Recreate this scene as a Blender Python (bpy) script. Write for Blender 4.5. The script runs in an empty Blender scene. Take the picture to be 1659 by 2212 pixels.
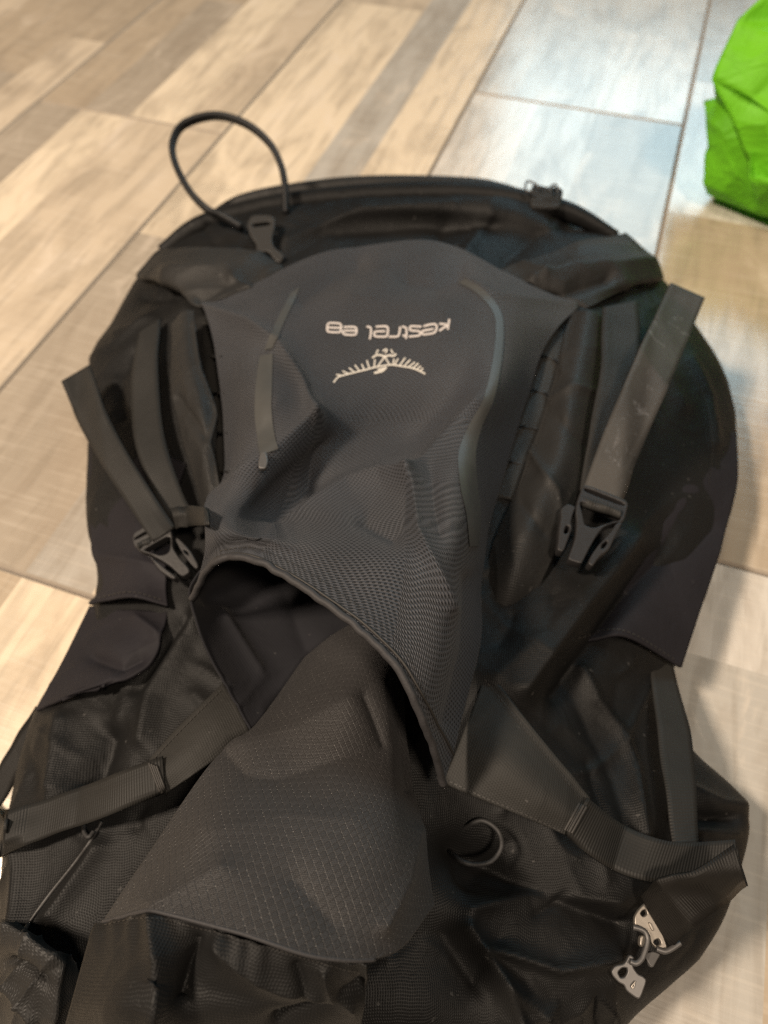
import bpy, bmesh, math, random
import numpy as np
from mathutils import Vector, Matrix
from mathutils.bvhtree import BVHTree

random.seed(4)
scene = bpy.context.scene
COL = scene.collection

# ------------------------------------------------------------------ camera
CAM_H = 0.40
PITCH, ROLL = math.radians(56.1), math.radians(1.16)
FPX, CX, CY = 1536.0, 829.5, 1106.0          # focal length and centre on a 1659 x 2212 sheet
_d = np.array([0, math.cos(PITCH), -math.sin(PITCH)])
_r0 = np.array([1.0, 0, 0]); _u0 = np.array([0, math.sin(PITCH), math.cos(PITCH)])
_r = _r0 * math.cos(ROLL) - _u0 * math.sin(ROLL)
_u = _u0 * math.cos(ROLL) + _r0 * math.sin(ROLL)
EYE = np.array([0, 0, CAM_H])
cam = bpy.data.cameras.new('camera')
cam_o = bpy.data.objects.new('camera', cam); COL.objects.link(cam_o)
cam.sensor_fit = 'VERTICAL'; cam.sensor_height = 24.0
cam.lens = FPX / 2212.0 * 24.0
cam.clip_start = 0.01; cam.clip_end = 60
cam.dof.use_dof = True; cam.dof.focus_distance = 0.262; cam.dof.aperture_fstop = 5.2
M = Matrix.Identity(4)
for i in range(3):
    M[i][0], M[i][1], M[i][2], M[i][3] = _r[i], _u[i], -_d[i], EYE[i]
cam_o.matrix_world = M
scene.camera = cam_o

# ------------------------------------------------------------------ light
world = bpy.data.worlds.new('World'); scene.world = world; world.use_nodes = True
wb = world.node_tree.nodes['Background']
wb.inputs[0].default_value = (1.0, 0.86, 0.72, 1); wb.inputs[1].default_value = 0.065

def area(name, loc, aim, sx, sy, power, col):
    l = bpy.data.lights.new(name, 'AREA'); l.shape = 'RECTANGLE'; l.size = sx; l.size_y = sy
    l.energy = power; l.color = col
    o = bpy.data.objects.new(name, l); COL.objects.link(o)
    o.location = loc
    o.rotation_euler = (Vector(aim) - Vector(loc)).to_track_quat('-Z', 'Y').to_euler()
    return o
area('window_light', (1.48, 3.20, 1.95), (0.9, 1.3, 1.5), 1.9, 1.7, 48, (0.48, 0.83, 1.0))
area('ceiling_lamp', (-1.45, 0.05, 2.1), (-0.1, 0.4, 0), 0.32, 0.32, 112, (1.0, 0.825, 0.65))
area('added_fill_lamp', (0.50, -0.70, 2.2), (0.1, 0.3, 0), 0.32, 0.32, 44, (1.0, 0.825, 0.65))  # added fill, brightens the floor at right and the right-facing folds

scene.view_settings.view_transform = 'Standard'; scene.view_settings.look = 'None'
scene.view_settings.exposure = 0.0; scene.view_settings.gamma = 1.0
scene.view_settings.use_curve_mapping = False
scene.cycles.use_denoising = False
scene.cycles.filter_width = 1.25
scene.cycles.max_bounces = 6

# ------------------------------------------------------------------ small maths
def unproj(x, y, z):
    x = np.asarray(x, float); y = np.asarray(y, float); z = np.asarray(z, float)
    v = _d * FPX + (x - CX)[..., None] * _r - (y - CY)[..., None] * _u
    t = (z - CAM_H) / v[..., 2]
    return EYE + v * t[..., None]

def P(x, y, z=0.0):
    return unproj(x, y, z)

def cat(a, n):
    """Catmull-Rom resample of a along axis 0 to n samples."""
    a = np.asarray(a, float); k = len(a)
    if k == 2:
        t = np.linspace(0, 1, n).reshape((-1,) + (1,) * (a.ndim - 1))
        return a[0] * (1 - t) + a[1] * t
    ext = np.concatenate([[2 * a[0] - a[1]], a, [2 * a[-1] - a[-2]]])
    s = np.linspace(0, k - 1, n); i = np.minimum(s.astype(int), k - 2)
    f = (s - i).reshape((-1,) + (1,) * (a.ndim - 1))
    p0, p1, p2, p3 = ext[i], ext[i + 1], ext[i + 2], ext[i + 3]
    return 0.5 * (2 * p1 + (p2 - p0) * f + (2 * p0 - 5 * p1 + 4 * p2 - p3) * f ** 2
                  + (3 * p1 - p0 - 3 * p2 + p3) * f ** 3)

_rng = np.random.RandomState(7)
_perm = np.concatenate([_rng.permutation(256)] * 3)
_grad = _rng.normal(size=(256, 3)); _grad /= np.linalg.norm(_grad, axis=1)[:, None]
def perlin(p):
    p = np.asarray(p, float) + 100.0
    i = np.floor(p).astype(int); f = p - i; i &= 255
    w = f * f * f * (f * (f * 6 - 15) + 10); out = 0
    for a in (0, 1):
        for b in (0, 1):
            for c in (0, 1):
                h = _perm[_perm[_perm[i[..., 0] + a] + i[..., 1] + b] + i[..., 2] + c]
                g = _grad[h]
                dd = (g[..., 0] * (f[..., 0] - a) + g[..., 1] * (f[..., 1] - b) + g[..., 2] * (f[..., 2] - c))
                out = out + dd * (w[..., 0] if a else 1 - w[..., 0]) * (w[..., 1] if b else 1 - w[..., 1]) * (w[..., 2] if c else 1 - w[..., 2])
    return out * 1.6

def wrinkle(W, scale, amp, rot=0.0, stretch=2.2, seed=0.0, sharp=True):
    """folded-cloth relief: warped ridges running along the direction rot."""
    x, y = W[..., 0], W[..., 1]
    c, s = math.cos(rot), math.sin(rot)
    q = np.stack([(x * c + y * s) / (scale * stretch), (-x * s + y * c) / scale, np.full_like(x, seed)], -1)
    wq = np.stack([perlin(q * 0.9 + 5.2), perlin(q * 0.9 + 9.7), np.zeros_like(x)], -1)
    n = perlin(q + 0.55 * wq)
    if sharp:
        n = 0.75 * perlin(q * 0.6 + 3.3) + 0.9 * np.exp(-np.abs(n) * 7.0) * np.clip(0.5 + perlin(q * 0.5 + 17.1), 0, 1)
    return n * amp

def pdist(x, y, poly):
    best = np.full(x.shape, 1e9)
    for (ax, ay), (bx, by) in zip(poly[:-1], poly[1:]):
        dx, dy = bx - ax, by - ay; L = dx * dx + dy * dy + 1e-9
        t = np.clip(((x - ax) * dx + (y - ay) * dy) / L, 0, 1)
        best = np.minimum(best, np.hypot(x - ax - t * dx, y - ay - t * dy))
    return best

def creases(x, y, lst):
    out = np.zeros_like(x)
    for poly, w, amp in lst:
        dd = pdist(x, y, poly)
        out += amp * np.exp(-(np.sqrt(dd ** 2 + 4.0) / w) ** 1.15)
    return out

# ------------------------------------------------------------------ object helpers
def link(name, me, mat=None, parent=None):
    o = bpy.data.objects.new(name, me); COL.objects.link(o)
    if mat is not None: me.materials.append(mat)
    if parent is not None: o.parent = parent
    return o

def smooth(me):
    me.polygons.foreach_set('use_smooth', [True] * len(me.polygons))

GRID = {}            # last surface grid built under each name
SURF = []            # bvh trees that straps and trims are laid onto
def ray(x, y, surfs=None):
    v = _d * FPX + (x - CX) * _r - (y - CY) * _u
    v = Vector(v / np.linalg.norm(v)); best = None
    for b in (SURF if surfs is None else surfs):
        h = b.ray_cast(Vector(EYE), v, 5)
        if h[0] is not None and (best is None or h[3] < best[3]): best = h
    return best

def zz(x, y, off=0.0, surfs=None):
    h = ray(x, y, surfs)
    return (h[0].z if h else 0.0) + off

def grid_mesh(name, W, uvw=None, flip=None):
    nv, nu = W.shape[:2]
    idx = np.arange(nv * nu).reshape(nv, nu)
    q = np.stack([idx[:-1, :-1], idx[:-1, 1:], idx[1:, 1:], idx[1:, :-1]], -1).reshape(-1, 4)
    c = W[nv // 2, nu // 2]
    n = np.cross(W[nv // 2, min(nu - 1, nu // 2 + 1)] - c, W[min(nv - 1, nv // 2 + 1), nu // 2] - c)
    if np.dot(n, EYE - c) < 0: q = q[:, ::-1]
    me = bpy.data.meshes.new(name)
    me.from_pydata(W.reshape(-1, 3).tolist(), [], q.tolist())
    du = np.concatenate([np.zeros((nv, 1)), np.cumsum(np.linalg.norm(np.diff(W, axis=1), axis=2), 1)], 1)
    dv = np.concatenate([np.zeros((1, nu)), np.cumsum(np.linalg.norm(np.diff(W, axis=0), axis=2), 0)], 0)
    # width measured on a middle row so that the weave does not shear along uneven edges
    ru = 0.5 * du + 0.5 * np.broadcast_to(du[nv // 2], du.shape)
    rv = 0.5 * dv + 0.5 * np.broadcast_to(dv[:, nu // 2][:, None], dv.shape)
    uv = np.stack([ru, rv], -1).reshape(-1, 2)
    lay = me.uv_layers.new(name='UVMap')
    loops = np.zeros(len(me.loops), int); me.loops.foreach_get('vertex_index', loops)
    lay.data.foreach_set('uv', uv[loops].ravel())
    smooth(me); me.update()
    return me

def normals(W):
    a = np.gradient(W, axis=1); b = np.gradient(W, axis=0)
    n = np.cross(a, b); n /= np.linalg.norm(n, axis=2)[..., None] + 1e-12
    s = np.sign(np.sum(n * (EYE - W), -1)); s = np.where(np.median(s) < 0, -1.0, 1.0)
    return n * s

def patch(name, rows, mat, parent, nu=80, nv=80, relief=None, thick=0.0012, surf=True, off=0.0):
    """cloth panel through control rows of (x, y, z); relief(x, y, W) lifts it along its normal."""
    a = np.array(rows, float)
    g = cat(a, nv); g = np.swapaxes(cat(np.swapaxes(g, 0, 1), nu), 0, 1)
    W = unproj(g[..., 0], g[..., 1], g[..., 2])
    N = normals(W)
    if relief is not None:
        W = W + N * relief(g[..., 0], g[..., 1], W)[..., None]
    W[..., 2] = np.maximum(W[..., 2], 0.0015)
    GRID[name] = W
    me = grid_mesh(name, W)
    o = link(name, me, mat, parent)
    if thick:
        m = o.modifiers.new('Solidify', 'SOLIDIFY'); m.thickness = thick; m.offset = -1
    if surf:
        SURF.append(BVHTree.FromPolygons([v.co for v in me.vertices], [p.vertices[:] for p in me.polygons]))
    o['_w'] = 0; del o['_w']
    return o

def strap(name, L, R, mat, parent, n=70, m=7, thick=0.0015, drop=True, smoothing=9, crown=0.0, wav=0.0004, lift=0.0015, surfs=None):
    """webbing between two traced edges (x, y, offset-or-height)."""
    L = cat(np.array(L, float), n); R = cat(np.array(R, float), n)
    t = np.linspace(0, 1, m)[None, :, None]
    g = L[:, None] * (1 - t) + R[:, None] * t
    z = g[..., 2].copy()
    if drop:
        for i in range(n):
            for j in range(m):
                z[i, j] = zz(g[i, j, 0], g[i, j, 1], 0.0, surfs)
        zc = z.max(1)                                 # webbing bridges hollows
        k = smoothing
        pad = np.pad(zc, k, mode='edge')
        mx = np.array([pad[i:i + 2 * k + 1].max() for i in range(n)])
        mxp = np.pad(mx, k, mode='edge')
        sm = np.array([mxp[i:i + 2 * k + 1].mean() for i in range(n)])
        tilt = (z - z.mean(1)[:, None]) * 0.35
        tp = np.pad(tilt, ((k, k), (0, 0)), mode='edge')
        tilt = np.array([tp[i:i + 2 * k + 1].mean(0) for i in range(n)])
        z = sm[:, None] + tilt + g[..., 2] + lift
    W = unproj(g[..., 0], g[..., 1], z)
    N = normals(W)
    s = np.linspace(0, 1, n)[:, None]; tt = np.linspace(-1, 1, m)[None, :]
    ph = random.random() * 6
    W = W + N * (crown * (1 - tt ** 2) + wav * np.sin(s * 9 + ph) * tt + wav * np.sin(s * 17 + ph * 2))[..., None]
    me = grid_mesh(name, W)
    o = link(name, me, mat, parent)
    md = o.modifiers.new('Solidify', 'SOLIDIFY'); md.thickness = thick; md.offset = -1
    SURF.append(BVHTree.FromPolygons([v.co for v in me.vertices], [p.vertices[:] for p in me.polygons]))
    return o

def tube(name, pts, rad, mat, parent, n=None, sides=10, flat=1.0, world_pts=False, closed=False):
    w = np.array(pts, float)
    if not world_pts: w = np.array([P(*p) for p in pts])
    if closed: w = np.concatenate([w, w[:1]])
    n = n or max(12, len(pts) * 8)
    w = cat(w, n)
    T = np.gradient(w, axis=0); T /= np.linalg.norm(T, axis=1)[:, None] + 1e-12
    up = np.array([0, -0.35, 1.0])
    A = np.cross(T, up); A /= np.linalg.norm(A, axis=1)[:, None] + 1e-12
    B = np.cross(A, T)
    th = np.linspace(0, 2 * math.pi, sides, endpoint=False)
    r = np.broadcast_to(np.asarray(rad, float), (n,)) if np.ndim(rad) == 0 else cat(np.array(rad, float), n)
    V = w[:, None] + (np.cos(th)[None, :, None] * A[:, None] * flat + np.sin(th)[None, :, None] * B[:, None]) * r[:, None, None]
    faces = []
    for i in range(n - 1):
        for j in range(sides):
            k = (j + 1) % sides
            faces.append((i * sides + j, i * sides + k, (i + 1) * sides + k, (i + 1) * sides + j))
    faces.append(tuple(range(sides))[::-1]); faces.append(tuple((n - 1) * sides + j for j in range(sides)))
    me = bpy.data.meshes.new(name); me.from_pydata(V.reshape(-1, 3).tolist(), [], faces); smooth(me); me.update()
    return link(name, me, mat, parent)

def laid_tube(name, pts, rad, mat, parent, off=0.0, n=60, flat=1.0):
    g = cat(np.array(pts, float), n); w = []
    for x, y in g:
        h = ray(x, y)
        w.append(np.array(h[0] + h[1].normalized() * off) if h else P(x, y, 0.002))
    w = np.array(w); k = 3
    pad = np.pad(w, ((k, k), (0, 0)), mode='edge')
    w = np.array([pad[i:i + 2 * k + 1].mean(0) for i in range(n)])
    return tube(name, w, rad, mat, parent, n=n, sides=8, world_pts=True, flat=flat)

def strokes(name, polys, width, mat, parent, surf, off=0.0005, step=3.0):
    """flat print: each stroke is a thin ribbon laid on the cloth (sheet units)."""
    V, Fc = [], []
    for k, poly in enumerate(polys):
        w = width[k] if isinstance(width, (list, tuple)) else width
        p = np.array(poly, float)
        L = np.sum(np.hypot(*np.diff(p, axis=0).T)); n = max(4, int(L / step))
        c = cat(p, n); t = np.gradient(c, axis=0); t /= np.linalg.norm(t, axis=1)[:, None] + 1e-9
        nn = np.stack([-t[:, 1], t[:, 0]], 1)
        base = len(V); ok = True; pts = []
        for i in range(n):
            for s in (-1, 0, 1):
                q = c[i] + nn[i] * s * w / 2
                h = ray(q[0], q[1], surf)
                if h is None: ok = False; break
                nz = h[1] if h[1].dot(Vector(EYE) - h[0]) > 0 else -h[1]
                pts.append(h[0] + nz.normalized() * (off + 0.00006 * k / max(1, len(polys))))
            if not ok: break
        if not ok: continue
        V += [tuple(q) for q in pts]
        for i in range(n - 1):
            for s in (0, 1):
                a = base + i * 3 + s
                Fc.append((a, a + 1, a + 4, a + 3))
    me = bpy.data.meshes.new(name); me.from_pydata(V, [], Fc); smooth(me); me.update()
    return link(name, me, mat, parent)

def plate(name, polys, z, thick, mat, parent, tilt=(0, 0), bevel=0.0006, up=None):
    """moulded plate with holes: traced outlines laid on a plane at height z and extruded."""
    c0 = np.mean(np.array(polys[0], float), 0)
    o0 = P(c0[0], c0[1], z)
    nrm = np.array([tilt[0], tilt[1], 1.0]); nrm /= np.linalg.norm(nrm)
    ex = np.cross([0, 1, 0], nrm); ex /= np.linalg.norm(ex); ey = np.cross(nrm, ex)
    cu = bpy.data.curves.new(name, 'CURVE'); cu.dimensions = '2D'; cu.fill_mode = 'BOTH'
    cu.extrude = thick / 2; cu.bevel_depth = bevel; cu.bevel_resolution = 2; cu.offset = -bevel
    for poly in polys:
        pts = []
        for x, y in poly:
            v = _d * FPX + (x - CX) * _r - (y - CY) * _u
            t = np.dot(o0 - EYE, nrm) / np.dot(v, nrm)
            w = EYE + v * t - o0
            pts.append((np.dot(w, ex), np.dot(w, ey)))
        # round the corners a little
        q = []
        for i in range(len(pts)):
            a, b, c = np.array(pts[i - 1]), np.array(pts[i]), np.array(pts[(i + 1) % len(pts)])
            for f in (0.25,):
                q.append(b + (a - b) * f); q.append(b * 0.84 + (a + c) * 0.08); q.append(b + (c - b) * f)
        sp = cu.splines.new('POLY'); sp.points.add(len(q) - 1); sp.use_cyclic_u = True
        for i, (x, y) in enumerate(q): sp.points[i].co = (x, y, 0, 1)
    tmp = bpy.data.objects.new(name + '_tmp', cu); COL.objects.link(tmp)
    me = bpy.data.meshes.new_from_object(tmp)
    bpy.data.objects.remove(tmp); bpy.data.curves.remove(cu)
    me.name = name
    o = link(name, me, mat, parent)
    Mx = Matrix.Identity(4)
    for i in range(3):
        Mx[i][0], Mx[i][1], Mx[i][2], Mx[i][3] = ex[i], ey[i], nrm[i], o0[i]
    me.transform(Mx); me.update()
    smooth(me)
    try: me.set_sharp_from_angle(angle=math.radians(40))
    except Exception: pass
    return o

# ------------------------------------------------------------------ materials
class NT:
    def __init__(s, name):
        s.m = bpy.data.materials.new(name); s.m.use_nodes = True
        s.t = s.m.node_tree; s.b = s.t.nodes['Principled BSDF']
    def n(s, typ, **kw):
        nd = s.t.nodes.new(typ)
        for k, v in kw.items():
            if k in ('operation', 'blend_type', 'data_type', 'attribute_name', 'wave_type', 'bands_direction', 'feature', 'distance', 'vector_type', 'noise_dimensions', 'uv_map', 'clamp', 'wave_profile'):
                setattr(nd, k, v)
            else:
                nd.inputs[k.replace('_', ' ')].default_value = v
        return nd
    def l(s, a, b): s.t.links.new(a, b)
    def math(s, op, a, b=None, c=None):
        nd = s.t.nodes.new('ShaderNodeMath'); nd.operation = op
        for i, v in enumerate((a, b, c)):
            if v is None: continue
            if isinstance(v, (int, float)): nd.inputs[i].default_value = v
            else: s.l(v, nd.inputs[i])
        return nd.outputs[0]
    def mix(s, fac, a, b):
        nd = s.t.nodes.new('ShaderNodeMix'); nd.data_type = 'RGBA'
        for sock, v in ((nd.inputs[0], fac), (nd.inputs[6], a), (nd.inputs[7], b)):
            if isinstance(v, (int, float)): sock.default_value = v
            elif isinstance(v, tuple): sock.default_value = v if len(v) == 4 else v + (1,)
            else: s.l(v, sock)
        return nd.outputs[2]
    def uv(s):
        nd = s.t.nodes.new('ShaderNodeUVMap'); nd.uv_map = 'UVMap'
        sp = s.t.nodes.new('ShaderNodeSeparateXYZ'); s.l(nd.outputs[0], sp.inputs[0])
        return nd.outputs[0], sp.outputs[0], sp.outputs[1]
    def bump(s, h, strength=0.5, dist=0.001, prev=None):
        nd = s.t.nodes.new('ShaderNodeBump'); nd.inputs['Strength'].default_value = strength
        nd.inputs['Distance'].default_value = dist; s.l(h, nd.inputs['Height'])
        if prev is not None: s.l(prev, nd.inputs['Normal'])
        return nd.outputs[0]
    def noise(s, scale, detail=4, rough=0.55, vec=None, dist=0.0):
        nd = s.t.nodes.new('ShaderNodeTexNoise'); nd.inputs['Scale'].default_value = scale
        nd.inputs['Detail'].default_value = detail; nd.inputs['Roughness'].default_value = rough
        nd.inputs['Distortion'].default_value = dist
        if vec is not None: s.l(vec, nd.inputs['Vector'])
        return nd.outputs[0]
    def ramp(s, f, stops):
        nd = s.t.nodes.new('ShaderNodeValToRGB'); s.l(f, nd.inputs[0])
        e = nd.color_ramp.elements
        while len(e) < len(stops): e.new(0.5)
        for i, (p, c) in enumerate(stops): e[i].position = p; e[i].color = c if len(c) == 4 else tuple(c) + (1,)
        return nd.outputs[0]
    def obj(s):
        return s.t.nodes.new('ShaderNodeTexCoord').outputs['Object']

def wave(t, coord, period, phase=0.0):
    return t.math('ADD', t.math('MULTIPLY', t.math('SINE', t.math('ADD', t.math('MULTIPLY', coord, 2 * math.pi / period), phase)), 0.5), 0.5)

def cloth(name, col, rough=0.62, weave=0.0009, wstr=0.35, spec=0.4, sheen=0.25, dust=0.25, tint=None):
    t = NT(name); vec, u, v = t.uv(); ob = t.obj()
    big = t.noise(14, 3, 0.5, ob)
    spk = t.noise(420, 2, 0.5, ob)
    c2 = tuple(min(1, x * 1.55) for x in col) if tint is None else tint
    base = t.mix(t.ramp(big, [(0.35, (0, 0, 0)), (0.7, (1, 1, 1))]), col, c2)
    lint = t.ramp(t.noise(260, 2, 0.4, ob), [(0.735, (0, 0, 0)), (0.775, (1, 1, 1))])
    base = t.mix(t.math('MULTIPLY', lint, dust), base, (0.11, 0.105, 0.10))
    t.l(base, t.b.inputs['Base Color'])
    h = t.math('MULTIPLY', wave(t, u, weave), wave(t, v, weave, 0.7))
    h2 = t.math('ADD', t.math('MULTIPLY', h, 0.7), t.math('MULTIPLY', spk, 0.6))
    nb = t.bump(h2, wstr, weave * 0.35)
    soft = t.noise(55, 4, 0.55, ob, 0.6)
    nb = t.bump(soft, 0.35, 0.0025, nb)
    t.l(nb, t.b.inputs['Normal'])
    r = t.math('ADD', t.math('MULTIPLY', big, 0.18), rough - 0.09)
    t.l(r, t.b.inputs['Roughness'])
    t.b.inputs['Specular IOR Level'].default_value = spec
    t.b.inputs['Sheen Weight'].default_value = sheen
    t.b.inputs['Sheen Roughness'].default_value = 0.45
    t.b.inputs['Sheen Tint'].default_value = (0.9, 0.85, 0.8, 1)
    return t.m

M_BODY = cloth('black_packcloth', (0.0056, 0.0055, 0.0054), 0.52, 0.0011, 0.5, 0.13, 0.0, 0.25)
M_FLAP = cloth('dark_twill', (0.0130, 0.0126, 0.0121), 0.50, 0.0014, 0.45, 0.16, 0.0, 0.25)
M_SIDE = cloth('stretch_side_fabric', (0.0100, 0.0092, 0.0108), 0.64, 0.0008, 0.3, 0.10, 0.0, 0.1)
M_TWILL = cloth('strap_flap_twill', (0.0124, 0.0119, 0.0109), 0.58, 0.0011, 0.45, 0.14, 0.0, 0.25)
M_LINING = cloth('pocket_lining', (0.006, 0.006, 0.0075), 0.8, 0.0012, 0.3, 0.15, 0.05, 0.2)

def webbing(name, col, rib=0.0016, scuff=0.0, rough=0.55):
    t = NT(name); vec, u, v = t.uv(); ob = t.obj()
    base = t.mix(t.ramp(t.noise(30, 3, 0.5, ob), [(0.35, (0, 0, 0)), (0.7, (1, 1, 1))]), col, tuple(x * 1.35 for x in col))
    if scuff:
        sc = t.ramp(t.noise(75, 6, 0.75, ob, 1.2), [(0.57, (0, 0, 0)), (0.74, (1, 1, 1))])
        base = t.mix(t.math('MULTIPLY', sc, scuff), base, (0.13, 0.13, 0.135))
    t.l(base, t.b.inputs['Base Color'])
    hv = wave(t, v, rib); hu = wave(t, u, rib * 1.1)
    h = t.math('ADD', t.math('MULTIPLY', hv, 0.8), t.math('MULTIPLY', hu, 0.12))
    t.l(t.bump(h, 0.4, 0.0005), t.b.inputs['Normal'])
    t.b.inputs['Roughness'].default_value = rough
    t.b.inputs['Specular IOR Level'].default_value = 0.15
    t.b.inputs['Sheen Weight'].default_value = 0.0
    return t.m
M_WEB = webbing('dark_webbing', (0.0136, 0.0131, 0.0122), 0.0015)
M_WEB_WORN = webbing('scuffed_webbing', (0.032, 0.0305, 0.0285), 0.0010, 0.8)
M_WEB_DARK = webbing('black_webbing', (0.0075, 0.0068, 0.0060), 0.0012)
M_WEB_LOW = webbing('ribbed_webbing', (0.0120, 0.0115, 0.0106), 0.0013)

def mesh_fabric():
    t = NT('perforated_stretch_mesh'); vec, u, v = t.uv(); ob = t.obj()
    pv, pu = 0.00128, 0.00256
    row = t.math('FLOOR', t.math('DIVIDE', v, pv))
    odd = t.math('MULTIPLY', t.math('MODULO', row, 2.0), 0.5)
    fu = t.math('SUBTRACT', t.math('FRACT', t.math('ADD', t.math('DIVIDE', u, pu), odd)), 0.5)
    fv = t.math('SUBTRACT', t.math('FRACT', t.math('DIVIDE', v, pv)), 0.5)
    r2 = t.math('ADD', t.math('POWER', t.math('MULTIPLY', fu, 3.3), 2.0), t.math('POWER', t.math('MULTIPLY', fv, 2.6), 2.0))
    hole = t.math('SUBTRACT', 1.0, t.math('MINIMUM', t.math('MAXIMUM', t.math('MULTIPLY', t.math('SUBTRACT', r2, 0.52), 2.4), 0.0), 1.0))
    col = t.mix(t.ramp(t.noise(16, 3, 0.5, ob), [(0.35, (0, 0, 0)), (0.7, (1, 1, 1))]), (0.0232, 0.0238, 0.0270), (0.0330, 0.0340, 0.0390))
    rib = wave(t, v, pv, math.pi / 2)
    col = t.mix(t.math('MULTIPLY', hole, 0.93), col, (0.002, 0.002, 0.0025))
    t.l(col, t.b.inputs['Base Color'])
    h = t.math('SUBTRACT', t.math('SUBTRACT', 1.0, t.math('MULTIPLY', rib, 0.6)), t.math('MULTIPLY', hole, 1.2))
    nb = t.bump(h, 0.8, 0.0006)
    t.l(nb, t.b.inputs['Normal'])
    t.b.inputs['Roughness'].default_value = 0.6
    t.b.inputs['Specular IOR Level'].default_value = 0.26
    t.b.inputs['Sheen Weight'].default_value = 0.03
    return t.m
M_MESH = mesh_fabric()

def ripstop():
    t = NT('diamond_ripstop'); vec, u, v = t.uv(); ob = t.obj()
    d = 0.0034
    a = t.math('DIVIDE', t.math('ADD', t.math('MULTIPLY', u, 1.25), v), d)
    b = t.math('DIVIDE', t.math('SUBTRACT', t.math('MULTIPLY', u, 1.25), v), d)
    fa = t.math('ABSOLUTE', t.math('SUBTRACT', t.math('FRACT', a), 0.5))
    fb = t.math('ABSOLUTE', t.math('SUBTRACT', t.math('FRACT', b), 0.5))
    la = t.math('MULTIPLY', t.math('MAXIMUM', t.math('SUBTRACT', fa, 0.40), 0.0), 10.0)
    lb = t.math('MULTIPLY', t.math('MAXIMUM', t.math('SUBTRACT', fb, 0.40), 0.0), 10.0)
    line = t.math('MAXIMUM', la, lb); dot = t.math('MULTIPLY', t.math('GREATER_THAN', la, 0.25), t.math('GREATER_THAN', lb, 0.25))
    col = t.mix(t.ramp(t.noise(18, 3, 0.5, ob), [(0.35, (0, 0, 0)), (0.7, (1, 1, 1))]), (0.0205, 0.0193, 0.0192), (0.0285, 0.0271, 0.0270))
    chk = t.math('GREATER_THAN', t.math('MULTIPLY', t.math('SINE', t.math('MULTIPLY', a, math.pi)), t.math('SINE', t.math('MULTIPLY', b, math.pi))), 0.0)
    col = t.mix(t.math('MULTIPLY', chk, 0.22), col, (0.010, 0.0091, 0.0087))
    col = t.mix(t.math('MULTIPLY', line, 0.18), col, (0.009, 0.0085, 0.008))
    rnd = t.ramp(t.noise(240, 1, 0.5, ob), [(0.42, (0, 0, 0)), (0.62, (1, 1, 1))])
    col = t.mix(t.math('MULTIPLY', dot, t.math('MULTIPLY', rnd, 0.85)), col, (0.12, 0.113, 0.106))
    t.l(col, t.b.inputs['Base Color'])
    h = t.math('ADD', t.math('MULTIPLY', line, -0.8), t.math('ADD', t.math('MULTIPLY', dot, 1.3), t.math('MULTIPLY', t.math('MULTIPLY', wave(t, u, 0.0006), wave(t, v, 0.0006)), 0.5)))
    t.l(t.bump(h, 0.5, 0.0004), t.b.inputs['Normal'])
    t.b.inputs['Roughness'].default_value = 0.5
    t.b.inputs['Specular IOR Level'].default_value = 0.2
    t.b.inputs['Sheen Weight'].default_value = 0.02
    return t.m
M_RIP = ripstop()

def plain(name, col, rough=0.5, metal=0.0, spec=0.5, bump=0.0, bscale=200):
    t = NT(name); ob = t.obj()
    n = t.noise(bscale, 3, 0.5, ob)
    t.l(t.mix(n, tuple(x * 0.85 for x in col), tuple(min(1, x * 1.15) for x in col)), t.b.inputs['Base Color'])
    t.b.inputs['Roughness'].default_value = rough; t.b.inputs['Metallic'].default_value = metal
    t.b.inputs['Specular IOR Level'].default_value = spec
    if bump: t.l(t.bump(n, bump, 0.0005), t.b.inputs['Normal'])
    return t.m
M_PLASTIC = plain('black_buckle_plastic', (0.0165, 0.0155, 0.0155), 0.45, 0, 0.28, 0.15, 500)
M_PLASTIC_GREY = plain('grey_buckle_plastic', (0.020, 0.0185, 0.017), 0.5, 0, 0.35, 0.1, 300)
M_METAL = plain('nickel_zip_metal', (0.27, 0.245, 0.215), 0.5, 0.85, 0.5, 0.1, 300)
M_METAL_DARK = plain('gunmetal_zip_pull', (0.085, 0.082, 0.08), 0.52, 0.6, 0.5, 0.1, 300)
M_CORD = plain('black_cord', (0.008, 0.008, 0.0085), 0.55, 0, 0.25, 0.3, 700)
M_PIPING = plain('seam_piping', (0.016, 0.015, 0.0145), 0.5, 0, 0.4, 0.3, 700)
M_RING = plain('grey_elastic_cord', (0.018, 0.0175, 0.0175), 0.6, 0, 0.3, 0.3, 700)
M_REFLECT = plain('grey_reflective_tape', (0.040, 0.040, 0.038), 0.5, 0.0, 0.32, 0.35, 120)
M_PRINT = plain('pale_print', (0.38, 0.345, 0.325), 0.6, 0, 0.2)
M_PRINT_WING = plain('pale_emblem_print', (0.40, 0.375, 0.335), 0.6, 0, 0.2)
M_STITCH = plain('thread', (0.020, 0.018, 0.016), 0.6, 0, 0.3, 0.3, 900)

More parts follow.
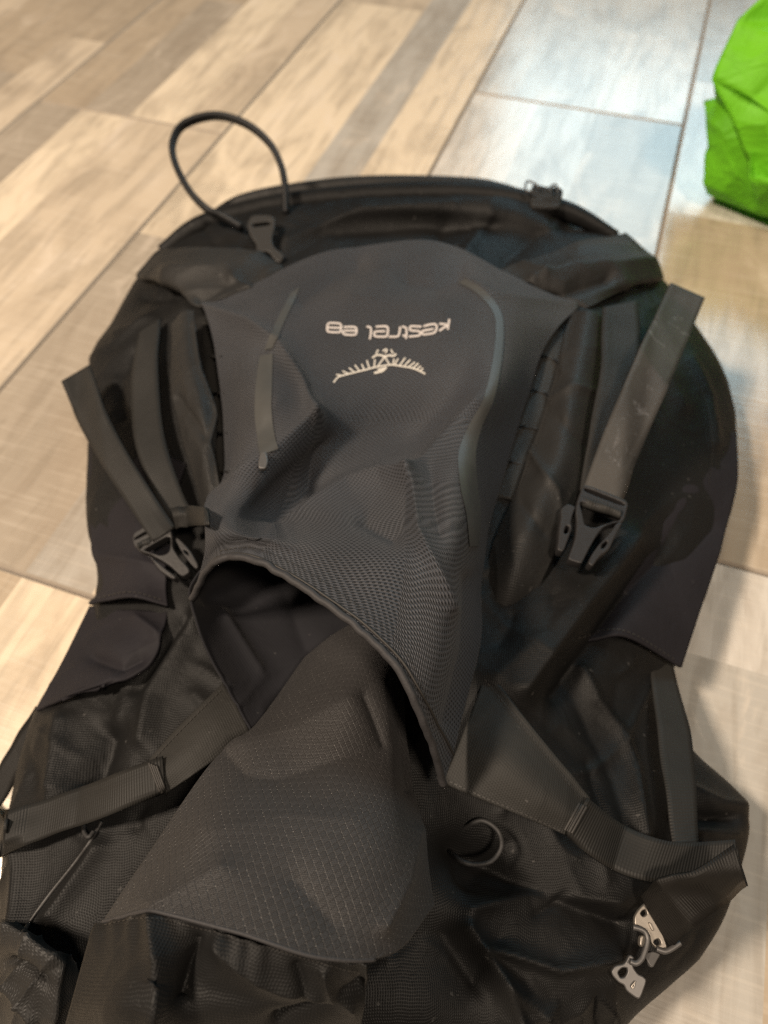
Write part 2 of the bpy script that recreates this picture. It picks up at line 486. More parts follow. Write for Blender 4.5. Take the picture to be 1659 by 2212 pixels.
def green_nylon():
    t = NT('bright_green_nylon'); ob = t.obj()
    n = t.noise(9, 3, 0.5, ob)
    t.l(t.mix(n, (0.105, 0.41, 0.010), (0.20, 0.54, 0.022)), t.b.inputs['Base Color'])
    t.b.inputs['Roughness'].default_value = 0.55
    t.b.inputs['Specular IOR Level'].default_value = 0.25
    vo = t.n('ShaderNodeTexVoronoi', Scale=26.0); wv = t.t.nodes.new('ShaderNodeVectorMath'); wv.operation = 'ADD'
    t.l(ob, wv.inputs[0]); nz = t.t.nodes.new('ShaderNodeTexNoise'); nz.inputs['Scale'].default_value = 14; t.l(ob, nz.inputs['Vector'])
    sc = t.t.nodes.new('ShaderNodeVectorMath'); sc.operation = 'SCALE'; sc.inputs['Scale'].default_value = 0.05; t.l(nz.outputs['Color'], sc.inputs[0]); t.l(sc.outputs[0], wv.inputs[1]); t.l(wv.outputs[0], vo.inputs['Vector'])
    soft = t.math('ADD', vo.outputs['Distance'], t.math('MULTIPLY', t.noise(30, 4, 0.6, ob, 0.8), 0.5))
    t.l(t.bump(soft, 0.75, 0.012), t.b.inputs['Normal'])
    tr = t.t.nodes.new('ShaderNodeBsdfTranslucent'); tr.inputs[0].default_value = (0.20, 0.62, 0.02, 1)
    mx = t.t.nodes.new('ShaderNodeMixShader'); mx.inputs[0].default_value = 0.28
    t.l(t.b.outputs[0], mx.inputs[1]); t.l(tr.outputs[0], mx.inputs[2])
    t.l(mx.outputs[0], t.t.nodes['Material Output'].inputs[0])
    return t.m
M_GREEN = green_nylon()

def plank_mat():
    t = NT('whitewashed_wood_plank')
    at = t.t.nodes.new('ShaderNodeAttribute'); at.attribute_name = 'board'
    vec, u, v = t.uv()
    cmb = t.t.nodes.new('ShaderNodeCombineXYZ')
    t.l(t.math('MULTIPLY', u, 1.0), cmb.inputs[0]); t.l(t.math('MULTIPLY', v, 0.12), cmb.inputs[1])
    t.l(t.math('MULTIPLY', at.outputs['Alpha'], 37.0), cmb.inputs[2])
    grain = t.noise(75, 5, 0.6, cmb.outputs[0], 0.7)
    cm2 = t.t.nodes.new('ShaderNodeCombineXYZ')
    t.l(u, cm2.inputs[0]); t.l(t.math('MULTIPLY', v, 0.45), cm2.inputs[1]); t.l(t.math('MULTIPLY', at.outputs['Alpha'], 51.0), cm2.inputs[2])
    blot = t.noise(20, 4, 0.62, cm2.outputs[0], 0.9)
    cm3 = t.t.nodes.new('ShaderNodeCombineXYZ')
    t.l(u, cm3.inputs[0]); t.l(t.math('MULTIPLY', v, 0.7), cm3.inputs[1]); t.l(t.math('MULTIPLY', at.outputs['Alpha'], 91.0), cm3.inputs[2])
    knot = t.n('ShaderNodeTexVoronoi', Scale=10.0); t.l(cm3.outputs[0], knot.inputs['Vector'])
    kn = t.ramp(knot.outputs['Distance'], [(0.03, (1, 1, 1)), (0.13, (0, 0, 0))])
    kpick = t.ramp(t.noise(7.0, 1, 0.5, cm3.outputs[0]), [(0.52, (0, 0, 0)), (0.58, (1, 1, 1))])
    cm4 = t.t.nodes.new('ShaderNodeCombineXYZ')      # saw marks run across the board
    t.l(t.math('MULTIPLY', u, 0.06), cm4.inputs[0]); t.l(v, cm4.inputs[1]); t.l(t.math('MULTIPLY', at.outputs['Alpha'], 13.0), cm4.inputs[2])
    saw = t.noise(330, 2, 0.55, cm4.outputs[0], 0.25)
    col = at.outputs['Color']
    col = t.mix(t.math('MULTIPLY', t.ramp(blot, [(0.47, (0, 0, 0)), (0.68, (1, 1, 1))]), 0.42), col, (0.19, 0.15, 0.11))
    col = t.mix(t.math('MULTIPLY', t.ramp(blot, [(0.24, (1, 1, 1)), (0.42, (0, 0, 0))]), 0.55), col, (0.58, 0.50, 0.41))
    col = t.mix(t.math('MULTIPLY', t.ramp(grain, [(0.47, (0, 0, 0)), (0.62, (1, 1, 1))]), 0.36), col, (0.17, 0.14, 0.105))
    col = t.mix(t.math('MULTIPLY', t.ramp(saw, [(0.5, (0, 0, 0)), (0.68, (1, 1, 1))]), 0.14), col, (0.56, 0.50, 0.42))
    col = t.mix(t.math('MULTIPLY', t.math('MULTIPLY', kn, kpick), 0.8), col, (0.13, 0.095, 0.065))
    t.l(col, t.b.inputs['Base Color'])
    h = t.math('ADD', t.math('MULTIPLY', grain, 0.5), t.math('ADD', t.math('MULTIPLY', saw, 0.35), t.math('MULTIPLY', blot, 0.3)))
    t.l(t.bump(h, 0.22, 0.0012), t.b.inputs['Normal'])
    t.l(t.math('ADD', t.math('MULTIPLY', grain, 0.14), 0.14), t.b.inputs['Roughness'])
    t.b.inputs['Specular IOR Level'].default_value = 0.95
    return t.m
M_PLANK = plank_mat()
M_JOINT = plain('plank_edge', (0.24, 0.205, 0.165), 0.75, 0, 0.15)
M_SUB = plain('dark_joint', (0.13, 0.105, 0.085), 0.85)

# ------------------------------------------------------------------ floor
me = bpy.data.meshes.new('floor')
me.from_pydata([(-3, -2.2, -0.0022), (3.2, -2.2, -0.0022), (3.2, 4, -0.0022), (-3, 4, -0.0022)], [], [(0, 1, 2, 3)])
floor = link('floor', me, M_SUB); floor['kind'] = 'structure'
ANG = math.radians(70.0)
EV = np.array([math.cos(ANG), math.sin(ANG)]); NV = np.array([math.sin(ANG), -math.cos(ANG)])
PW, PL = 0.2293, 1.22
CRM, TAN, TAU, GRY, PAL = (0.55, 0.462, 0.345), (0.325, 0.262, 0.190), (0.28, 0.236, 0.184), (0.335, 0.312, 0.275), (0.48, 0.445, 0.395)
PLG = (0.415, 0.388, 0.345)
LTN = (0.435, 0.360, 0.270)
PALET = [LTN, LTN, CRM, TAN, TAU, GRY, PAL, TAN, GRY]
def plank(n0, e0, boards):
    """one plank; boards = strips (f0, f1, colour, [joint offsets, colours]) printed on its face."""
    gap = 0.0004; b = 0.0017
    V, Fc, colr, uvs = [], [], [], []
    n_in0, n_in1, e_in0, e_in1 = n0 + gap + b, n0 + PW - gap - b, e0 + gap + b, e0 + PL - gap - b
    def w(n, e, z):
        q = NV * n + EV * e; return (q[0], q[1], z)
    def quad(pts, c, k):
        i = len(V)
        for n, e, z in pts: V.append(w(n, e, z)); uvs.append((n, e))
        Fc.append((i, i + 1, i + 2, i + 3)); colr.append(c + (k,))
    for f0, f1, c, joints in boards:
        a, bb = n_in0 + (n_in1 - n_in0) * f0, n_in0 + (n_in1 - n_in0) * f1
        cuts = [e_in0] + [j for j, _ in joints] + [e_in1]
        cs = [c] + [cc for _, cc in joints]
        for k in range(len(cs)):
            if cuts[k + 1] <= cuts[k]: continue
            quad([(a, cuts[k], 0), (bb, cuts[k], 0), (bb, cuts[k + 1], 0), (a, cuts[k + 1], 0)], cs[k], random.random())
    dk = TAU
    o0, o1, p0, p1 = n0 + gap, n0 + PW - gap, e0 + gap, e0 + PL - gap; zb = -0.0016
    quad([(o0, p0, zb), (n_in0, e_in0, 0), (n_in0, e_in1, 0), (o0, p1, zb)], dk, .3)
    quad([(n_in1, e_in0, 0), (o1, p0, zb), (o1, p1, zb), (n_in1, e_in1, 0)], dk, .3)
    quad([(o0, p0, zb), (o1, p0, zb), (n_in1, e_in0, 0), (n_in0, e_in0, 0)], dk, .3)
    quad([(n_in0, e_in1, 0), (n_in1, e_in1, 0), (o1, p1, zb), (o0, p1, zb)], dk, .3)
    m = bpy.data.meshes.new('plank'); m.from_pydata(V, [], Fc)
    ca = m.color_attributes.new('board', 'FLOAT_COLOR', 'CORNER')
    lay = m.uv_layers.new(name='UVMap')
    for p in m.polygons:
        for li in p.loop_indices:
            ca.data[li].color = colr[p.index]; lay.data[li].uv = uvs[m.loops[li].vertex_index]
    m.update()
    bm = bmesh.new(); bm.from_mesh(m); bmesh.ops.recalc_face_normals(bm, faces=bm.faces)
    if sum(f.normal.z for f in bm.faces) < 0: bmesh.ops.reverse_faces(bm, faces=bm.faces)
    bm.to_mesh(m); bm.free()
    o = link('plank', m, M_PLANK, floor); m.materials.append(M_JOINT)
    for p in m.polygons:
        if p.normal.z < 0.98: p.material_index = 1
    return o
def rnd_boards(e0):
    cut = random.choice([(0, .33, .6, 1), (0, .25, .5, 1), (0, .5, .75, 1), (0, .25, .5, .78, 1)])
    out = []
    for a, b in zip(cut[:-1], cut[1:]):
        js = []; e = e0 + random.uniform(.2, .55)
        while e < e0 + PL - .15: js.append((e, random.choice(PALET))); e += random.uniform(.3, .6)
        out.append((a, b, random.choice(PALET), js))
    return out
rows_ = {-3: 0.93, -2: 0.25, -1: 0.654, 0: 0.1325, 1: 0.820, 2: 0.285, 3: 0.61, 4: 0.05, 5: 0.8}
known = {(-1, -1): [(0, .25, TAU, []), (.25, .5, CRM, []), (.5, 1, LTN, [])],
         (-1, 0): [(0, .25, TAN, [(1.0, LTN)]), (.25, .5, TAU, [(.95, TAN)]), (.5, .78, CRM, []), (.78, 1, LTN, [])],
         (0, 0): [(0, .5, TAU, [(0.475, CRM), (1.0, LTN)]), (.5, .72, GRY, []), (.72, 1, CRM, [(.80, CRM)])],
         (0, -1): [(0, .5, TAN, []), (.5, 1, CRM, [])],
         (1, -1): [(0, .32, PAL, []), (.32, .6, PLG, []), (.6, 1, PAL, [(0.2, TAU)])],
         (1, 0): [(0, .55, PLG, []), (.55, 1, PAL, [(1.02, PLG)])],
         (2, -1): [(0, .5, GRY, [(0.215, PAL)]), (.5, .8, GRY, [(0.0, TAN)]), (.8, 1, TAN, [])],
         (2, 0): [(0, .5, TAN, [(.66, PAL), (.92, GRY)]), (.5, .75, TAU, [(.36, TAN), (.75, GRY)]), (.75, 1, TAN, [(.46, TAU), (.8, PAL)])],
         (-2, -1): [(0, .5, GRY, []), (.5, 1, TAN, [])],
         (-2, 0): [(0, .25, LTN, [(.9, TAU)]), (.25, .5, TAN, [(1.0, CRM)]), (.5, .75, TAU, [(0.7, TAN)]), (.75, 1, LTN, [(0.8, TAN)])]}
for r in sorted(rows_):
    e = rows_[r]
    for k in (-2, -1, 0, 1):
        e0 = e + k * PL
        plank(-0.4106 + PW * r, e0, known.get((r, k)) or rnd_boards(e0))

# ------------------------------------------------------------------ the backpack
pack = bpy.data.objects.new('backpack', None); COL.objects.link(pack)
pack.location = (0, 0, 0)
pack['label'] = 'black hiking backpack lying front side up on the wooden floor'
pack['category'] = 'backpack'

# --- main bag: rows run from the far end to the near end, columns from the left floor line to the right one
def row(xs, ys, zs): return list(zip(xs, ys, zs))
B = [
 row([560, 545, 620, 720, 830, 930, 1030, 1110, 1180, 1180], [455, 445, 432, 425, 420, 422, 430, 440, 452, 458], [0, .012, .015, .016, .016, .016, .016, .015, .012, 0]),
 row([470, 445, 540, 680, 830, 960, 1080, 1160, 1235, 1205], [500, 472, 440, 418, 410, 412, 425, 442, 458, 490], [0, .028, .042, .046, .047, .047, .046, .043, .028, 0]),
 row([380, 348, 460, 640, 830, 990, 1120, 1230, 1335, 1300], [580, 540, 490, 455, 440, 442, 460, 490, 506, 550], [0, .030, .056, .065, .069, .069, .066, .057, .030, 0]),
 row([330, 294, 420, 620, 830, 1020, 1170, 1320, 1428, 1390], [640, 600, 560, 520, 495, 500, 520, 560, 598, 650], [0, .032, .058, .063, .063, .062, .061, .058, .034, 0]),
 row([280, 243, 370, 590, 830, 1050, 1220, 1380, 1500, 1460], [720, 690, 650, 610, 580, 585, 610, 650, 702, 745], [0, .032, .060, .070, .072, .071, .069, .060, .034, 0]),
 row([240, 199, 340, 570, 830, 1070, 1260, 1430, 1562, 1510], [790, 770, 745, 715, 690, 695, 715, 750, 802, 830], [0, .032, .062, .078, .086, .086, .078, .062, .034, 0]),
 row([235, 194, 335, 560, 830, 1080, 1280, 1450, 1588, 1540], [950, 945, 900, 865, 840, 845, 860, 890, 925, 945], [0, .034, .064, .080, .088, .088, .080, .064, .034, 0]),
 row([235, 194, 335, 550, 830, 1080, 1270, 1440, 1578, 1530], [1110, 1105, 1050, 1010, 990, 995, 1005, 1030, 1065, 1080], [0, .036, .064, .079, .086, .086, .079, .064, .034, 0]),
 row([260, 216, 345, 550, 830, 1060, 1240, 1400, 1528, 1480], [1275, 1268, 1210, 1170, 1150, 1155, 1165, 1190, 1262, 1270], [0, .036, .064, .078, .084, .084, .077, .060, .032, 0]),
 row([200, 152, 310, 540, 830, 1040, 1200, 1350, 1462, 1420], [1412, 1405, 1360, 1330, 1310, 1315, 1330, 1365, 1412, 1420], [0, .036, .064, .078, .084, .083, .074, .056, .028, 0]),
 row([130, 82, 280, 520, 830, 1040, 1190, 1320, 1438, 1400], [1540, 1532, 1490, 1470, 1455, 1460, 1470, 1485, 1500, 1505], [0, .038, .064, .078, .086, .082, .072, .056, .028, 0]),
 row([95, 46, 250, 500, 830, 1040, 1190, 1330, 1490, 1440], [1668, 1662, 1640, 1620, 1600, 1605, 1615, 1618, 1612, 1630], [0, .040, .066, .080, .088, .080, .070, .058, .030, 0]),
 row([70, 24, 240, 490, 830, 1050, 1220, 1400, 1608, 1560], [1810, 1805, 1780, 1765, 1750, 1755, 1762, 1760, 1742, 1760], [0, .042, .066, .080, .088, .076, .068, .062, .034, 0]),
 row([60, 14, 220, 480, 830, 1050, 1220, 1400, 1585, 1540], [1955, 1952, 1920, 1905, 1895, 1900, 1908, 1915, 1905, 1915], [0, .044, .064, .078, .084, .072, .068, .060, .034, 0]),
 row([30, -10, 200, 470, 830, 1040, 1200, 1370, 1512, 1470], [2092, 2092, 2070, 2060, 2055, 2058, 2060, 2062, 2058, 2065], [0, .044, .062, .074, .078, .070, .066, .056, .032, 0]),
 row([10, -30, 190, 460, 820, 1010, 1140, 1260, 1345, 1310], [2260, 2260, 2250, 2245, 2240, 2240, 2240, 2235, 2216, 2225], [0, .040, .056, .066, .070, .064, .058, .046, .028, 0]),
 row([0, -30, 190, 450, 800, 950, 1050, 1130, 1180, 1150], [2480, 2480, 2480, 2480, 2480, 2470, 2460, 2450, 2430, 2430], [0, .020, .026, .03, .03, .03, .026, .022, .015, 0]),
]
def body_relief(x, y, W):
    edge = np.clip(W[..., 2] / 0.05, 0, 1)
    d = wrinkle(W, 0.045, 0.0030, 0.9, 2.4, 1.3) + wrinkle(W, 0.022, 0.0012, 2.0, 2.0, 4.1)
    d += creases(x, y, [
        ([(1000, 560), (1040, 500), (1060, 470)], 20, 0.006), ([(930, 540), (960, 480)], 16, -0.004),
        ([(1090, 560), (1160, 500), (1260, 480)], 22, -0.006), ([(620, 520), (780, 455), (1000, 440), (1180, 460)], 16, 0.006),
        ([(590, 560), (700, 500), (900, 480), (1060, 490)], 18, -0.006),
        ([(1250, 700), (1330, 900), (1300, 1200), (1180, 1350), (1060, 1470)], 60, 0.008),
        ([(1340, 1180), (1230, 1320), (1110, 1500)], 38, 0.012), ([(1400, 1220), (1300, 1360), (1200, 1500)], 36, -0.010),
        ([(430, 1330), (330, 1500), (310, 1600)], 16, 0.005), ([(400, 1330), (300, 1490)], 14, -0.005),
        ([(230, 1590), (190, 1690)], 26, -0.012), ([(140, 1560), (120, 1700)], 26, 0.006),
        ([(420, 1850), (330, 1980), (280, 2060)], 40, -0.014), ([(220, 1830), (120, 1980)], 18, 0.006),
        ([(60, 1800), (50, 1950), (40, 2050)], 26, 0.006),
        ([(990, 1840), (1100, 1900), (1250, 1960), (1350, 2000)], 48, -0.012), ([(1010, 1960), (1150, 1930), (1330, 1950)], 40, 0.008),
        ([(1000, 2000), (1080, 2110), (1120, 2210)], 16, 0.009), ([(1040, 2040), (1200, 2090), (1330, 2060)], 14, 0.007),
        ([(1080, 2120), (1180, 2190)], 14, 0.006), ([(960, 2020), (1030, 2130)], 36, -0.004),
        ([(1258, 1440), (1285, 1510), (1335, 1575), (1372, 1660), (1394, 1800)], 11, .006), ([(1230, 1470), (1280, 1580), (1330, 1680), (1360, 1790)], 34, -.004),
        ([(1480, 1700), (1560, 1735), (1605, 1740)], 14, 0.005), ([(1470, 1760), (1590, 1765)], 14, -0.008), ([(1480, 1790), (1590, 1800)], 10, 0.004),
        ([(1490, 780), (1530, 860), (1545, 960)], 12, 0.004), ([(1440, 820), (1470, 880)], 22, 0.004),
        ([(290, 760), (260, 820), (265, 900)], 12, -0.004), ([(250, 720), (330, 690)], 10, 0.003), ([(310, 640), (380, 640)], 14, -0.005),
    ])
    rr = random.Random(21)
    lst = []
    for _ in range(95):
        cx_, cy_ = rr.uniform(60, 1560), rr.uniform(470, 2190)
        a = rr.gauss(math.pi * .5 + (cx_ - 830) / 1500.0, .7); Ln = rr.uniform(40, 130); bend = rr.uniform(-.5, .5)
        p0 = (cx_, cy_); p1 = (cx_ + Ln * .5 * math.cos(a), cy_ + Ln * .5 * math.sin(a)); p2 = (p1[0] + Ln * .5 * math.cos(a + bend), p1[1] + Ln * .5 * math.sin(a + bend))
        lst.append(([p0, p1, p2], rr.uniform(7, 15), rr.choice([-1, 1]) * rr.uniform(.0010, .0026)))
    d += creases(x, y, lst)
    return d * edge
bag = patch('main_bag', B, M_BODY, pack, nu=230, nv=400, relief=body_relief, thick=0)

# --- rolled seams round the far end
tube('rim_piping', [(350, 545, .040), (440, 486, .050), (600, 446, .056), (800, 424, .060), (1000, 420, .061), (1130, 436, .060), (1235, 462, .056), (1330, 512, .046)],
     [.006, .0085, .0095, .010, .010, .0095, .008, .005], M_BODY, pack, n=90, sides=14)
tube('back_panel_edge', [(430, 490, .022), (525, 437, .034), (690, 410, .040), (830, 402, .042), (1000, 406, .042), (1080, 416, .040), (1170, 440, .034)],
     [.004, .007, .0085, .009, .009, .008, .005], M_FLAP, pack, n=80, sides=12)

# --- wings over the corners
def cr(lst, sc=0.02, am=0.0012, rot=0.4, seed=2.0):
    def f(x, y, W): return wrinkle(W, sc, am, rot, 2.2, seed) + creases(x, y, lst)
    return f
patch('corner_wing', [
    row([345, 430, 530, 610], [543, 536, 540, 572], [.052, .070, .075, .082]),
    row([318, 400, 510, 610], [570, 572, 585, 592], [.050, .076, .085, .088]),
    row([296, 360, 470, 590], [598, 602, 625, 606], [.044, .074, .088, .090]),
    row([330, 385, 430, 560], [602, 632, 652, 622], [.050, .074, .086, .088])],
    M_FLAP, pack, 60, 60, cr([([(360, 590), (470, 585), (560, 560)], 18, .007), ([(430, 640), (480, 612), (560, 602)], 14, -.006), ([(500, 600), (540, 620)], 12, .004)], .03, .0025, .3), .002)
patch('corner_wing', [
    row([1065, 1160, 1260, 1352], [588, 556, 528, 503], [.082, .078, .070, .050]),
    row([1120, 1200, 1310, 1400], [612, 596, 570, 548], [.088, .086, .078, .052]),
    row([1190, 1240, 1330, 1428], [640, 630, 612, 596], [.086, .088, .080, .052]),
    row([1245, 1275, 1335, 1424], [668, 662, 632, 600], [.080, .084, .074, .046])],
    M_FLAP, pack, 60, 60, cr([([(1150, 612), (1250, 588), (1400, 576)], 18, .008), ([(1180, 645), (1250, 618), (1310, 604)], 14, -.008), ([(1130, 575), (1175, 602)], 9, .004), ([(1250, 545), (1350, 540)], 24, .004)], .03, .0025, -.3, 5), .002)

# --- side pockets of smooth stretch cloth
patch('side_pocket', [
    row([1400, 1490, 1590], [930, 930, 935], [.066, .056, .036]),
    row([1380, 1480, 1590], [1060, 1050, 1045], [.068, .060, .038]),
    row([1330, 1440, 1562], [1190, 1170, 1170], [.066, .060, .040]),
    row([1280, 1390, 1512], [1300, 1280, 1320], [.062, .060, .042]),
    row([1236, 1345, 1472], [1388, 1372, 1442], [.062, .064, .040])],
    M_SIDE, pack, 60, 90, cr([([(1290, 1330), (1400, 1240), (1520, 1130)], 30, -.006)], .05, .0014, 1.0, 3), .002)
patch('side_pocket', [
    row([196, 300, 400], [930, 960, 1000], [.036, .060, .072]),
    row([190, 290, 370], [1060, 1080, 1100], [.038, .062, .072]),
    row([200, 290, 365], [1180, 1190, 1200], [.040, .064, .072]),
    row([222, 290, 358], [1262, 1256, 1262], [.044, .068, .072]),
    row([192, 280, 362], [1304, 1288, 1308], [.046, .072, .074])],
    M_SIDE, pack, 50, 80, cr([([(220, 1200), (300, 1215), (360, 1230)], 14, .003)], .04, .001, 1.0, 8), .002)
patch('pocket_gusset', [
    row([194, 280, 362], [1310, 1322, 1322], [.036, .058, .068]),
    row([170, 270, 352], [1360, 1375, 1375], [.042, .066, .072]),
    row([140, 240, 330], [1420, 1432, 1418], [.044, .070, .074]),
    row([108, 190, 270], [1480, 1482, 1462], [.044, .068, .074]),
    row([76, 130, 205], [1535, 1508, 1490], [.042, .058, .068])],
    M_SIDE, pack, 50, 60, cr([([(200, 1420), (260, 1440), (300, 1420)], 16, -.005), ([(300, 1340), (340, 1370)], 14, .004)], .03, .0012, .3, 9), .002)

# --- long flaps beside the front pocket
patch('compression_flap', [
    row([372, 395, 418], [700, 672, 668], [.080, .088, .088]),
    row([368, 400, 428], [770, 765, 760], [.082, .092, .090]),
    row([372, 425, 466], [860, 870, 895], [.082, .096, .092]),
    row([405, 440, 464], [980, 985, 990], [.082, .095, .092]),
    row([430, 455, 480], [1070, 1075, 1060], [.082, .092, .092]),
    row([445, 470, 500], [1130, 1130, 1120], [.080, .088, .088])],
    M_FLAP, pack, 40, 110, cr([([(420, 700), (430, 800), (468, 895), (450, 960), (480, 1080)], 6, .003), ([(385, 860), (440, 940)], 10, -.003)], .02, .0015, 1.4, 11), .002)
patch('compression_flap', [
    row([1238, 1275, 1318], [672, 672, 690], [.088, .094, .084]),
    row([1212, 1255, 1306], [760, 770, 790], [.088, .098, .086]),
    row([1188, 1235, 1290], [850, 860, 890], [.088, .100, .086]),
    row([1150, 1210, 1270], [960, 975, 990], [.086, .100, .086]),
    row([1110, 1170, 1240], [1060, 1075, 1090], [.086, .100, .088]),
    row([1070, 1125, 1200], [1160, 1180, 1190], [.086, .098, .088]),
    row([1040, 1095, 1150], [1270, 1290, 1300], [.080, .087, .080]),
    row([1015, 1060, 1095], [1420, 1435, 1420], [.058, .058, .056])],
    M_FLAP, pack, 60, 170, cr([([(1190, 865), (1240, 832), (1290, 850)], 9, .0025), ([(1205, 905), (1265, 965)], 12, -.0018), ([(1150, 980), (1200, 1060), (1210, 1130)], 9, .003), ([(1125, 1085), (1180, 1150)], 14, -.002), ([(1225, 700), (1215, 800)], 9, .002)], .04, .0012, 1.2, 12), .002)

# --- front stretch pocket
Mx = [
 row([440, 560, 690, 840, 970, 1100, 1252], [664, 606, 546, 520, 525, 592, 666], [.082, .090, .093, .095, .095, .094, .084]),
 row([452, 570, 700, 850, 1000, 1110, 1212], [700, 660, 620, 600, 612, 655, 700], [.092, .104, .106, .108, .109, .107, .094]),
 row([466, 560, 690, 850, 990, 1090, 1172], [765, 748, 720, 702, 712, 735, 765], [.092, .112, .112, .114, .116, .114, .094]),
 row([479, 560, 672, 850, 980, 1070, 1143], [855, 848, 825, 812, 820, 832, 855], [.092, .120, .116, .113, .116, .122, .094]),
 row([488, 560, 670, 780, 900, 1012, 1110], [962, 955, 945, 945, 945, 945, 955], [.090, .116, .120, .107, .107, .121, .092]),
 row([490, 540, 620, 745, 890, 1000, 1076], [1062, 1050, 1040, 1040, 1040, 1042, 1075], [.096, .122, .112, .112, .127, .130, .090]),
 row([456, 505, 585, 722, 880, 1000, 1052], [1132, 1115, 1112, 1108, 1125, 1132, 1160], [.126, .132, .121, .134, .139, .136, .088]),
 row([448, 500, 588, 740, 880, 986, 1042], [1170, 1150, 1158, 1178, 1200, 1225, 1262], [.134, .144, .147, .147, .148, .139, .088]),
 row([432, 482, 562, 728, 864, 964, 1036], [1228, 1180, 1180, 1250, 1335, 1410, 1410], [.126, .140, .147, .150, .150, .140, .090]),
 row([410, 466, 562, 716, 846, 912, 960], [1294, 1212, 1212, 1312, 1428, 1550, 1695], [.112, .138, .150, .154, .153, .142, .106]),
]
def mesh_relief(x, y, W):
    d = wrinkle(W, 0.05, 0.0012, 0.5, 2.0, 21, sharp=False) + wrinkle(W, 0.022, 0.0006, 0.9, 2.5, 22, sharp=False)
    d += creases(x, y, [
        ([(440, 668), (540, 700), (600, 745), (655, 840), (680, 912)], 16, .0060),
        ([(680, 914), (600, 985), (520, 1060), (454, 1122)], 30, .0105), ([(712, 948), (665, 1035), (596, 1104)], 42, -.0105), ([(600, 880), (560, 950)], 50, .004),
        ([(590, 1134), (688, 1078), (751, 1048), (824, 1030), (884, 1040)], 24, .0075), ([(884, 1040), (925, 995), (1030, 872)], 18, .0050),
        ([(790, 1112), (815, 1128), (850, 1146)], 30, -.0060), ([(895, 1060), (902, 1148), (975, 1310)], 18, .0040), ([(930, 1020), (938, 1095), (952, 1150)], 20, -.0026),
        ([(1010, 600), (1060, 640), (1240, 662)], 12, .004), ([(650, 640), (720, 590), (770, 568)], 26, -.006), ([(880, 600), (940, 606), (990, 590)], 30, -.006),
        ([(760, 640), (860, 655), (960, 680)], 30, .002), ([(1012, 1250), (1008, 1400), (970, 1560)], 14, -.003),
    ])
    return d
front = patch('front_pocket', Mx, M_MESH, pack, 260, 330, mesh_relief, 0.0008)
FRONT = [SURF[-1]]
M_HEM = plain('rolled_hem', (0.022, 0.021, 0.022), 0.65, 0, 0.3, 0.35, 900)
hem = [(410, 1294), (424, 1250), (446, 1222), (470, 1207), (515, 1200), (562, 1205), (640, 1240), (722, 1291), (790, 1342), (852, 1397), (890, 1460), (918, 1530), (942, 1610), (962, 1690)]
_e = GRID['front_pocket'][-1]
_wob = np.stack([perlin(_e * 160), perlin(_e * 160 + 7), perlin(_e * 160 + 13)], -1) * .0006
tube('hem', _e + _wob, .0016, M_HEM, front, n=200, sides=8, world_pts=True)
tube('hem_seam', GRID['front_pocket'][-9] + normals(GRID['front_pocket'])[-9] * .0002, .0006, M_STITCH, front, n=200, sides=6, world_pts=True)

# inside of the pocket: the back sheet that hangs open at the left
patch('pocket_lining', [
    row([413, 409, 432, 470, 510, 545], [1262, 1294, 1370, 1450, 1520, 1580], [.116, .111, .106, .102, .099, .097]),
    row([445, 462, 510, 560, 610, 650], [1222, 1290, 1350, 1420, 1490, 1560], [.118, .094, .090, .088, .087, .088]),
    row([520, 570, 640, 700, 760, 800], [1190, 1240, 1300, 1370, 1440, 1520], [.124, .092, .088, .087, .088, .090]),
    row([620, 680, 740, 820, 880, 930], [1190, 1220, 1270, 1350, 1440, 1560], [.124, .096, .094, .092, .092, .092])],
    M_LINING, pack, 70, 70, cr([([(480, 1330), (560, 1450)], 20, .004), ([(620, 1290), (660, 1400)], 26, -.004)], .02, .0012, .6, 31), .001)
tube('pocket_edge', GRID['pocket_lining'][0][8:], .0006, M_LINING, pack, n=90, sides=8, world_pts=True)

# --- the ripstop extension that comes out of the pocket
T = [
 row([660, 720, 770, 815, 850, 876], [1420, 1372, 1345, 1350, 1385, 1430], [.094, .100, .104, .105, .100, .094]),
 row([548, 610, 690, 770, 840, 884], [1572, 1535, 1500, 1485, 1500, 1545], [.103, .110, .116, .121, .114, .100]),
 row([482, 560, 650, 750, 845, 898], [1612, 1612, 1606, 1602, 1618, 1655], [.114, .121, .124, .126, .119, .102]),
 row([392, 490, 610, 740, 850, 908], [1742, 1732, 1724, 1722, 1730, 1748], [.121, .134, .136, .136, .130, .108]),
 row([306, 420, 560, 720, 850, 928], [1862, 1852, 1850, 1855, 1862, 1872], [.124, .142, .147, .146, .139, .114]),
 row([220, 330, 500, 690, 845, 942], [1990, 1972, 2010, 2066, 2062, 1955], [.124, .148, .155, .153, .140, .116]),
]
def tongue_relief(x, y, W):
    return (wrinkle(W, .045, .0012, 2.2, 2.0, 41, sharp=False)
            + creases(x, y, [([(488, 1626), (530, 1668), (600, 1674), (700, 1642), (810, 1610)], 34, -.0024), ([(520, 1598), (640, 1575), (750, 1510)], 40, .0014), ([(470, 1800), (620, 1760), (760, 1770)], 50, .0014), ([(640, 1900), (720, 1990)], 40, -.0016), ([(860, 1470), (880, 1600), (892, 1700)], 16, -.003),
                             ([(790, 1500), (840, 1600)], 18, -.003), ([(830, 2000), (880, 1900), (900, 1800)], 22, .003), ([(330, 1960), (480, 1880)], 30, .002)]))
ext = patch('lid_extension', T, M_RIP, pack, 200, 200, tongue_relief, 0.0009)
